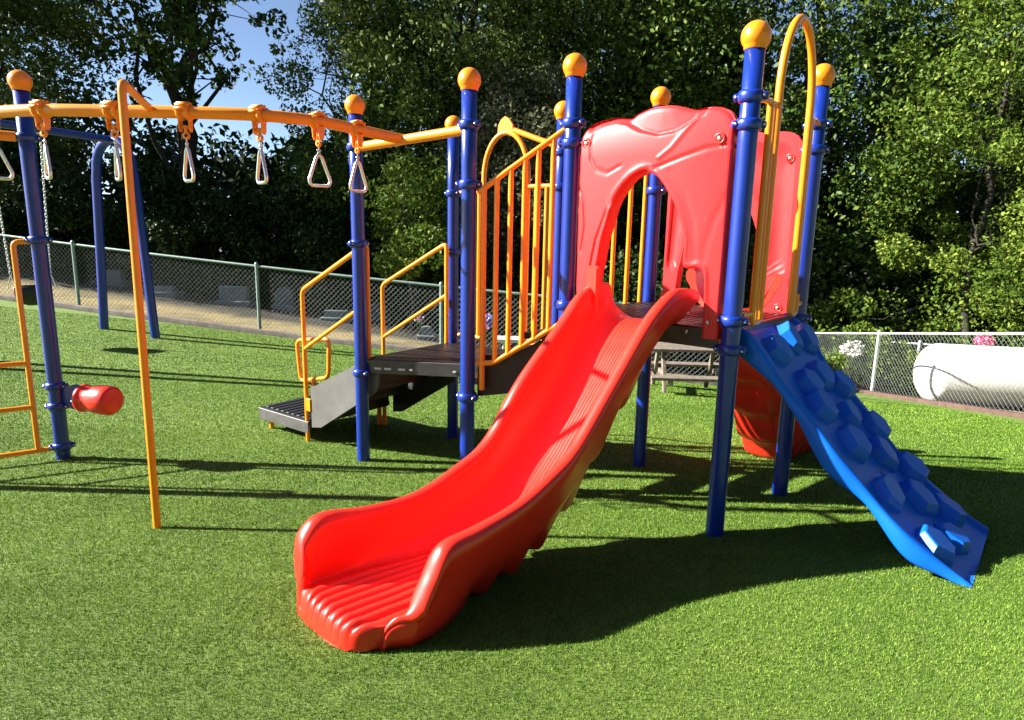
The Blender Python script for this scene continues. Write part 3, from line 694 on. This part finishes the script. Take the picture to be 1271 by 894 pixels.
# ------------------------------------------------------------------ chain-link fences
def fence(name, pts, posts, h, label, m, wr=.0030, cell=.085, rail=.021, ext=0):
    f = empty(name, (pts[0][0], pts[0][1], gz(*pts[0])), label, 'fence')
    P2 = [V(p) for p in pts]; d = [0]
    for i in range(1, len(P2)): d.append(d[-1] + (P2[i] - P2[i - 1]).length)
    def at(s, z):
        s = max(0, min(d[-1], s)); q = V((lerp1(s, d, [p.x for p in P2]), lerp1(s, d, [p.y for p in P2]))); return V((q.x, q.y, gz(q.x, q.y) + z))
    n = max(2, int(d[-1] / .5)); G().tube([at(d[-1] * k / n, h) for k in range(n + 1)], rail, 10).build('top_rail', M[m], f)
    for s in posts:
        g = G(); g.tube([at(s, -.1), at(s, h + .03)], .029, 12); p = at(s, h + .03); g.lathe(p, [(.031, -.01), (.034, .0), (.03, .02), (.014, .036), (0, .04)], 12); g.build('fence_post', M[m], f)
    g = G(); nx = int(d[-1] / cell); span = h - .03
    vs = []; fs = []
    def wire(s0, s1):
        a0, b0 = s0, s1; z0, z1 = .03, h - .01
        if min(a0, b0) < 0:
            tt = (0 - a0) / (b0 - a0)
            if b0 > a0: a0, z0 = 0, z0 + (z1 - z0) * tt
            else: b0, z1 = 0, z0 + (z1 - z0) * tt
        if max(a0, b0) > d[-1]:
            tt = (d[-1] - a0) / (b0 - a0)
            if b0 > a0: b0, z1 = d[-1], z0 + (z1 - z0) * tt
            else: a0, z0 = d[-1], z0 + (z1 - z0) * tt
        if z1 - z0 < .02: return
        a, b = at(a0, z0), at(b0, z1); ax = (b - a).normalized(); n1 = ax.cross(V((0, 0, 1))).normalized(); n2 = ax.cross(n1); o = len(vs)
        for p in (a, b):
            for k in range(3): w = 2.094 * k; vs.append(p + (n1 * math.cos(w) + n2 * math.sin(w)) * wr)
        for k in range(3): fs.append((o + k, o + (k + 1) % 3, o + 3 + (k + 1) % 3, o + 3 + k))
    m_ = int(h / cell)
    for k in range(-m_, nx + m_): wire(k * cell, k * cell + h * .95); wire(k * cell, k * cell - h * .95)
    g.add(vs, fs); g.build('chain_link_mesh', M['wire'], f); return f
fx = [-15, -11.3, -7.95, -4.45, -1.2, 1.6, 4.0]
fence('chain_link_fence', [(x, yf(x)) for x in fx], [math.hypot(x + 15, yf(x) - yf(-15)) for x in fx], 1.17, 'long green-grey chain-link fence behind the swing set and steps', 'greencoat')
fence('chain_link_fence', [(6.55, 14.4), (6.72, 11.6), (6.91, 8.6), (7.18, 4.6)], [0, 2.45, 5.9, 8.6], 1.15, 'bright galvanised chain-link fence in front of the white tank', 'galv', .0024)
fence('chain_link_fence', [(7.55, 15.2), (8.35, 13.35), (12.5, 12.75)], [0, 2.0, 5.2], 1.15, 'second chain-link fence farther back, behind the white tank', 'galv', .0024)
def edging(name, pts, w, h, label, m):
    g = G(); rnd = random.Random(3); vs = []
    top = []
    for i in range(len(pts) - 1):
        a, b = V(pts[i]), V(pts[i + 1]); n = int((b - a).length / .35) + 1
        for k in range(n): top.append(a.lerp(b, k / n))
    rows = []
    for i, p in enumerate(top):
        q = top[min(i + 1, len(top) - 1)] - top[max(i - 1, 0)]; nr = V((-q.y, q.x)).normalized(); z = gz(p.x, p.y); hh = h * rnd.uniform(.8, 1.15); ww = w * rnd.uniform(.9, 1.1)
        rows.append([P3(p - nr * ww / 2, z - .05), P3(p - nr * ww / 2, z + hh * .85), P3(p - nr * ww * .4, z + hh), P3(p + nr * ww * .4, z + hh), P3(p + nr * ww / 2, z + hh * .85), P3(p + nr * ww / 2, z - .05)])
    g.grid(rows); o = g.build(name, M[m]); tag(o, label, 'edging'); return o
edging('timber_edging', [(x, yf(x) - .12) for x in (-15, -8, -4, 0, 4)],   .10, .09, 'weathered grey timber edging along the foot of the long fence', 'kerb')
edging('timber_edging', [(6.4, 14.2), (6.62, 11.6), (6.80, 8.6), (7.07, 4.6)], .12, .07, 'brown edging board along the foot of the fence by the tank', 'brownkerb')

# ------------------------------------------------------------------ propane tank, tables, stones
tz = -1.16; ta, tb_ = V((7.72, 12.35)), V((11.6, 11.5)); td = (tb_ - ta).normalized(); TR = .57
tank = empty('gas_tank', P3(ta, gz(ta.x, ta.y)), 'long white horizontal gas tank with rounded end behind the right fence', 'tank')
cz = gz(ta.x, ta.y) + TR - .05
prof = [(TR * math.sin(w), -TR * .62 * math.cos(w)) for w in [math.pi / 2 * k / 10 for k in range(11)]] + [(TR, 2.9)] + [(TR * math.cos(w), 2.9 + TR * .62 * math.sin(w)) for w in [math.pi / 2 * k / 8 for k in range(1, 9)]]
G().lathe(P3(ta + td * .35, cz), prof, 40, (td.x, td.y, 0)).build('tank_shell', M['tank'], tank)
for s in (.8, 2.8):
    q = ta + td * s; n = V((-td.y, td.x)); g = G(); g.box(P3(q - n * .35, gz(q.x, q.y) - .1), V((td.x, td.y, 0)) * .12, V((n.x, n.y, 0)) * .7, V((0, 0, .32)), .01); g.build('support_foot', M['stone'], tank)
def table():
    t = empty('picnic_table', (2.55, 9.0, gz(2.55, 9.0)), 'weathered timber picnic table on the lawn seen beneath the red hood', 'table')
    x0, x1 = 2.0, 3.05; zb = gz(2.5, 9.0); rot = -.04
    def p(x, y, z): return V((2.5 + (x - 2.5) * math.cos(rot) - (y - 9) * math.sin(rot), 9 + (x - 2.5) * math.sin(rot) + (y - 9) * math.cos(rot), zb + z))
    def bx(g, a, b, bev=.006): g.box(p(*a), p(b[0], a[1], a[2]) - p(*a), p(a[0], b[1], a[2]) - p(*a), V((0, 0, b[2] - a[2])), bev)
    g = G()
    for k in range(4): bx(g, (x0 - .15, 8.72 + k * .145, .60), (x1 - .0, 8.72 + k * .145 + .135, .64))
    g.build('table_top', M['timber'], t)
    for y in (8.40, 9.36):
        g = G(); bx(g, (x0 - .15, y, .27), (x1 - .02, y + .20, .312)); g.build('bench', M['timber'], t)
    for x in (x0 + .05, x1 - .22):
        g = G()
        for y0, y1 in ((8.50, 8.84), (9.5, 9.16)):
            a, b = p(x, y0, -.06), p(x, y1, .60); d = (b - a); g.box(a, (.045, 0, 0), (0, .09, 0), d, .004)
        bx(g, (x + .05, 8.40, .20), (x + .09, 9.58, .265)); bx(g, (x + .05, 8.74, .53), (x + .09, 9.26, .595)); g.build('leg_frame', M['timber'], t)
    return t
table()
bn = empty('bench', (.05, 10.2, gz(.05, 10.2)), 'small white slab bench by the fence, seen through the yellow bars', 'bench')
g = G(); g.box((-.25, 10.05, gz(0, 10.2) + .42), (.62, 0, 0), (0, .3, 0), (0, 0, .06), .008); g.build('bench_seat', M['white'], bn)
for x in (-.15, .2):
    g = G(); g.box((x, 10.1, gz(0, 10.2) - .05), (.07, 0, 0), (0, .2, 0), (0, 0, .468), .006); g.build('bench_leg', M['white'], bn)
def stone(x, y, w, h, t, label, round_top=True):
    g = G(); z = gz(x, y) - .1; pts = [(-w / 2, 0), (-w / 2, h * .7)] + [(-w / 2 * math.cos(a), h * .7 + h * .3 * math.sin(a)) for a in [math.pi * k / 10 for k in range(1, 10)]] + [(w / 2, h * .7), (w / 2, 0)]
    if not round_top: pts = [(-w / 2, 0), (-w / 2, h), (w / 2, h), (w / 2, 0)]
    g.prism([V((x + a, y, z + b + 0.0)) for a, b in pts], (0, 1, 0), t)
    g.box((x - w * .65, y - t * .4, z), (w * 1.3, 0, 0), (0, t * 1.8, 0), (0, 0, .18), .01)
    tag(g.build('headstone', M['stone']), label, 'headstone', 'headstones beyond the long fence')
for a in [(-1.75, 13.2, .30, .36, .16, 'rounded grey headstone right of the yellow handrails'), (-9.3, 15.2, .55, .42, .2, 'dim square headstone behind the left swing leg', False), (-6.3, 14.8, .62, .5, .2, 'blue-grey square headstone between swing leg and steps rail', False), (-5.3, 15.2, .42, .6, .2, 'tall rounded headstone in the shade left of the step rails'), (-7.9, 14.6, .7, .3, .2, 'low wide headstone just right of the blue swing leg', False), (-3.9, 14.4, .5, .32, .2, 'low headstone in shade behind the step rails', False), (-3.2, 15.5, .42, .5, .2, 'rounded headstone deep in shade behind the fence')]: stone(*a)
def flowers(name, x, y, h, r, mats, label, n=120, leafy=True):
    f = empty(name, (x, y, gz(x, y)), label, 'flowers'); rnd = random.Random(int(x * 100)); z = gz(x, y)
    g = G()
    for k in range(9):
        a = rnd.uniform(0, 6.28); g.tube([(x, y, z - .05), (x + math.cos(a) * r * .3, y + math.sin(a) * r * .3, z + h * .5), (x + math.cos(a) * r * .8, y + math.sin(a) * r * .8, z + h)], .006, 5)
    g.build('stems', M['lf_olive'], f)
    for mi, mm in enumerate(mats):
        g = G()
        for k in range(n // len(mats)):
            a, b, rr = rnd.uniform(0, 6.28), rnd.uniform(-1, 1), r * rnd.uniform(.5, 1); c = V((x + rr * math.cos(a) * math.sqrt(1 - b * b), y + rr * math.sin(a) * math.sqrt(1 - b * b), z + h + rr * b * .8))
            ax = V((rnd.gauss(0, 1), rnd.gauss(0, 1), rnd.gauss(.4, 1))).normalized(); g.lathe(c, [(0, .0), (.02, .008), (.036, .02)], 6, ax)
        g.build('blossoms', M[mm], f)
flowers('flower_bouquet', -.47, 12.9, .55, .17, ['petal', 'pink', 'blueplastic'], 'pink and white flower bouquet behind the fence, seen between yellow bars')
flowers('flower_bouquet', 6.95, 13.3, .85, .24, ['petal'], 'white flower cluster behind the fence corner beside the blue climbing wall', 160)
flowers('flower_bouquet', 9.1, 12.6, 1.28, .16, ['pink'], 'pink flowers poking up behind the white tank')
flowers('flower_bouquet', -1.95, 13.6, .35, .10, ['petal', 'pink'], 'small white and pink posy beside the rounded grey headstone', 50)
g = G(); g.box((7.2, 13.4, gz(7.2, 13.4) - .2), (1.6, -.5, -.25), (.1, .3, 0), (0, 0, .42), .02); tag(g.build('garden_edging', M['brick']), 'low terracotta garden edging left of the white tank', 'edging')

# ------------------------------------------------------------------ trees
def rand_dirs(n, r): a = r.normal(size=(n, 3)); return a / np.linalg.norm(a, axis=1, keepdims=True)
def leaf_cloud(r, centres, radii, per, size, up=.35, aspect=.55, squash=.75, shell=.35):
    n = len(centres) * per; ci = np.repeat(np.arange(len(centres)), per); d = rand_dirs(n, r)
    rad = np.asarray(radii)[ci] * (shell + (1 - shell) * r.uniform(0, 1, n) ** .5) ; p = np.asarray(centres)[ci] + d * rad[:, None] * [1, 1, squash]
    nrm = rand_dirs(n, r) + d * .5 + [0, 0, up]; nrm /= np.linalg.norm(nrm, axis=1, keepdims=True)
    t = np.cross(nrm, rand_dirs(n, r)); t /= np.linalg.norm(t, axis=1, keepdims=True); b = np.cross(nrm, t)
    s = size * r.uniform(.6, 1.35, n)[:, None]; tip = p + t * s; bt = p - t * s; l = p + b * s * aspect + nrm * s * .18; q = p - b * s * aspect + nrm * s * .18
    verts = np.stack([bt, q, tip, l], 1).reshape(-1, 3)
    tint = np.clip(r.normal(.45, .22, n) + (r.normal(0, .12, len(centres)))[ci], 0, 1)
    return verts, np.repeat(tint, 4)
def limb_path(r, a, b, n=6, w=.12):
    a, b = V(a), V(b); L = (b - a).length; out = []
    for k in range(n + 1):
        t = k / n; p = a.lerp(b, t) + V((r.normal(0, w), r.normal(0, w), r.normal(0, w * .5))) * L * .25 * math.sin(math.pi * t); p.z += math.sin(math.pi * t) * L * .05; out.append(p)
    return out
def make_tree(name, seed, h, cr, base, nclump, per, leaf, m, label, cat='tree', group=None, crad=(.55, 1.1), trunk=.16, limbs=9, open_=False, up=.35, shell=.35):
    r = np.random.default_rng(seed); t = empty(name, (0, 0, 0), label, cat, group)
    cent = []
    while len(cent) < nclump:
        p = r.uniform(-1, 1, 3)
        q = np.linalg.norm(p)
        if q > 1 or q < .35 and not open_: continue
        z = base + (h - base) * (p[2] + 1) / 2; k = cr * (1 - .35 * max(0, p[2])) * (1 + .18 * math.sin(3 * math.atan2(p[1], p[0]) + seed))
        cent.append((p[0] * k, p[1] * k, z))
    g = G(); top = V((r.normal(0, .2), r.normal(0, .2), h * .86)); tp = limb_path(r, (0, 0, -.3), top, 9, .06)
    g.tube(tp, [trunk * (1.25 - .95 * k / 9) for k in range(10)], 9)
    tips = []
    for k in range(limbs):
        i = 2 + k % 6; a = tp[i]; c = V(cent[int(r.integers(len(cent)))]) ; c = V((c.x, c.y, max(c.z, a.z + .3))); lp = limb_path(r, a, c, 6, .22); r0 = trunk * .5 * (1 - i / 12)
        g.tube(lp, [r0 * (1 - .8 * j / 6) for j in range(7)], 6); tips.append(lp)
        for s in range(3):
            b = lp[2 + s]; e = V(b) + V((r.normal(0, 1), r.normal(0, 1), r.normal(.5, .6))) * cr * .35; g.tube(limb_path(r, b, e, 4, .25), [r0 * .4 * (1 - .8 * j / 4) for j in range(5)], 5); tips.append([V(b), e])
    g.build('trunk', M['bark'], t)
    if open_:
        cent = [tuple(p) for lp in tips for p in lp[-2:]] + [tuple(lp[-1] + V(r.normal(0, .5, 3))) for lp in tips]
    rad = r.uniform(*crad, len(cent)); vs, ti = leaf_cloud(r, cent, rad, per, leaf, up, shell=shell)
    me = fastmesh('crown', vs, 4, ti); me.materials.append(M[m]); o = bpy.data.objects.new('crown', me); COL.objects.link(o); o.parent = t; return t
GR = 'woodland trees beyond the fence'
tA = make_tree('broadleaf_tree', 1, 13, 3.6, 1.5, 95, 430, .062, 'lf_dark', '', group=GR, crad=(.6, 1.1), shell=.55)
tB = make_tree('broadleaf_tree', 2, 12, 3.2, 1.0, 88, 430, .062, 'lf_olive', '', group=GR, crad=(.55, 1.05), shell=.55)
tC = make_tree('broadleaf_tree', 3, 11.5, 3.0, 2.0, 80, 430, .06, 'lf_dark', '', group=GR, crad=(.55, 1.05), shell=.55)
def put(p, x, y, rz, sc, label, first=False):
    loc = (x, y, gz(x, y) - .05)
    if first: p.location = loc; p.rotation_euler.z = rz; p['label'] = label; p.scale = (sc,) * 3
    else: dup(p, loc, rz, label, sc=sc)
put(tA, -14.2, 17.5, .3, 1.0, 'tall dark tree filling the top left corner, sunlit along its upper edge', True)
put(tB, -13.2, 17.6, 1.3, .80, 'dense olive tree behind the tall blue post with the talk tube', True)
put(tC, -3.9, 18.0, .4, .80, 'rounded tree right of the sky gap, behind the rings', True)
put(tB, -1.6, 18.6, 2.2, 1.0, 'tall olive tree behind the low blue posts of the steps')
put(tA, 1.7, 19.5, 2.9, 1.05, 'dark tall tree above the yellow stair guard')
put(tC, 4.6, 19.0, 4.0, 1.15, 'dark tall tree standing behind the red hood panel')
put(tA, 7.6, 18.2, 5.1, 1.05, 'dark tree behind the yellow hand-hold arch')
put(tC, -19.0, 18.5, 1.9, .6, 'unseen dark tree added past the left edge to shade the wood')  # out-of-frame tree added for the shade it casts
put(tB, -19.5, 24, .9, 1.1, 'farther olive tree behind the top left corner')
put(tA, 12.5, 20.0, .2, 1.1, 'tall dark tree behind the right-hand bright tree')
put(tC, -1.5, 25, 2.5, 1.3, 'far dark tree seen above the low blue posts')
put(tB, 4.0, 26, 3.7, 1.3, 'far olive tree seen above the slide hood')
tD = make_tree('open_tree', 11, 12.5, 3.0, 5.5, 10, 38, .10, 'lf_dark', 'thin open tree with bare forked limbs against the pale sky gap', crad=(.22, .5), trunk=.2, limbs=16, open_=True)
tD.location = (-9.4, 19.5, gz(-8.6, 15) - .05)
tE = make_tree('vine_covered_tree', 21, 11, 2.7, -.2, 165, 400, .045, 'lf_bright', 'bright sunlit leafy tree draped in vines at the right edge', trunk=.08, up=.25, crad=(.35, .85))
tE.location = (10.2, 14.6, gz(9, 15))
put(tE, 13.6, 16.2, 2.0, 1.05, 'bright leafy tree just beyond the right edge, behind the tank')
tF = make_tree('pale_tree', 31, 6.4, 1.7, .6, 70, 230, .06, 'lf_pale', 'pale grey-green small tree behind the yellow arched guard', crad=(.4, .75), trunk=.09)
tF.location = (.25, 16.2, gz(.25, 15))
tG = make_tree('sunlit_shrub', 41, 3.9, 1.15, .9, 44, 200, .05, 'lf_bright', 'feathery sunlit green shrub between the low blue posts', 'shrub', crad=(.3, .6), trunk=.05)
tG.location = (-2.2, 14.6, gz(-2.2, 14.6) )
GS = 'shrubs along the woodland edge'
tH = make_tree('undergrowth_shrub', 51, 2.3, 1.3, 0, 34, 220, .055, 'lf_bright', 'leafy green shrub behind the fence beside the white tank', 'shrub', GS, crad=(.3, .6), trunk=.04, limbs=7)
tH.location = (7.7, 14.9, gz(7.7, 14.9))
for x, y, s, lab in ((7.15, 13.6, .62, 'low leafy shrub just behind the fence beside the white flowers'), (7.9, 13.5, .5, 'small leafy shrub by the garden edging near the tank end'), (9.7, 14.7, .8, 'leafy shrub directly behind the white tank'), (6.2, 16.2, 1.0, 'shrub right of the far blue post under the dark trees'), (11.6, 13.4, .9, 'leafy shrub beyond the far end of the white tank')): dup(tH, (x, y, gz(x, y)), s * 5, lab, sc=s)
tI = make_tree('undergrowth_shrub', 61, 2.9, 1.6, 0, 40, 260, .06, 'lf_shade', 'dark shrub in the shade behind the left headstones', 'shrub', GS, crad=(.35, .7), trunk=.04, limbs=7)
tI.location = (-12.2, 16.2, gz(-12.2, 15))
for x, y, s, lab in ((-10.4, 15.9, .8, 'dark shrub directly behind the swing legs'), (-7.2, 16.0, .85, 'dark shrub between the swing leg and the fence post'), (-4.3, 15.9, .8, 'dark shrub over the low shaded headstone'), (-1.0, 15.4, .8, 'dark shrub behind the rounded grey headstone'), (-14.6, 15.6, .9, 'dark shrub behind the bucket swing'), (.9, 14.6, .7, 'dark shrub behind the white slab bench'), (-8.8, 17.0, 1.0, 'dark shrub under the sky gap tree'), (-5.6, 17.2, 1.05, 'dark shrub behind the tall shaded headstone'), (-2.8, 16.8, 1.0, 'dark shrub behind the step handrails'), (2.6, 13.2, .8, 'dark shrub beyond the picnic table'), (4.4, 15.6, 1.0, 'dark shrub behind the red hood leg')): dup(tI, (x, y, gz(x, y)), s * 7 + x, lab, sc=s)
# far-off wood that reads as one mass
r = np.random.default_rng(77); cent = []
for k in range(620):
    x = r.uniform(-48, 48); y = r.uniform(29, 34); hmax = 11 if not (-17.5 < x < -8.0) else 5.2
    cent.append((x, y, r.uniform(-1, hmax)))
for k in range(420):                                    # dense low growth under the trees
    x = r.uniform(-36, 30); cent.append((x, r.uniform(20.5, 27), r.uniform(-1.6, 3.6)))
vs, ti = leaf_cloud(r, cent, r.uniform(1.0, 1.9, len(cent)), 110, .2); me = fastmesh('far_woodland', vs, 4, ti); me.materials.append(M['lf_shade'])
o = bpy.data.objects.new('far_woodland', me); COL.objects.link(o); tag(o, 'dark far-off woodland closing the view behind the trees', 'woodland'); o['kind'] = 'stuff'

r = np.random.default_rng(78); cent = []                # unseen leaf ring added to block the sky's fill light
for k in range(420):
    t = k / 420; a = R_(20) - t * R_(150); d = r.uniform(19, 24); cent.append((2 + d * math.cos(a), 3 + d * math.sin(a), r.uniform(-1.5, 19)))
vs, ti = leaf_cloud(r, cent, r.uniform(1.3, 2.3, len(cent)), 90, .3); me = fastmesh('leaf_sky_screen', vs, 4, ti); me.materials.append(M['lf_shade'])
o = bpy.data.objects.new('leaf_sky_screen', me); COL.objects.link(o); tag(o, 'unseen dark leaf ring added round the near side to block sky light', 'woodland'); o['kind'] = 'stuff'

# ------------------------------------------------------------------ light, sky, camera
EL = R_(30); SUN = V((-.999, .03, 0)).normalized() * math.cos(EL) + V((0, 0, math.sin(EL)))
L = bpy.data.lights.new('sun', 'SUN'); L.energy = 5.0; L.angle = R_(.53); L.color = (1, .95, .86)
so = bpy.data.objects.new('sun', L); COL.objects.link(so); so.rotation_euler = (-SUN).to_track_quat('-Z', 'Y').to_euler(); so.location = (-20, 5, 15)
w = bpy.data.worlds.new('World'); scene.world = w; w.use_nodes = True; nt = w.node_tree
sky = nt.nodes.new('ShaderNodeTexSky'); sky.sky_type = 'NISHITA'; sky.sun_disc = False; sky.sun_elevation = EL; sky.sun_rotation = R_(-90); sky.altitude = 200; sky.air_density = .6; sky.dust_density = .3; sky.ozone_density = 1.0
bg = nt.nodes['Background']; bg.inputs[1].default_value = .05; nt.links.new(sky.outputs[0], bg.inputs[0])
cam = bpy.data.cameras.new('camera'); co = bpy.data.objects.new('camera', cam); COL.objects.link(co)
Rr = ((.99980, .00386, .01972), (.02009, -.19208, -.98117), (0., .98137, -.19212))
co.matrix_world = Matrix(((Rr[0][0], -Rr[1][0], -Rr[2][0], 0), (Rr[0][1], -Rr[1][1], -Rr[2][1], 0), (Rr[0][2], -Rr[1][2], -Rr[2][2], 1.62), (0, 0, 0, 1)))
cam.sensor_width = 36; cam.lens = 819.2 / 1271 * 36; cam.clip_start = .05; cam.clip_end = 500
scene.camera = co
scene.view_settings.view_transform = 'Standard'; scene.view_settings.look = 'None'; scene.view_settings.exposure = 2.05; scene.view_settings.gamma = 1
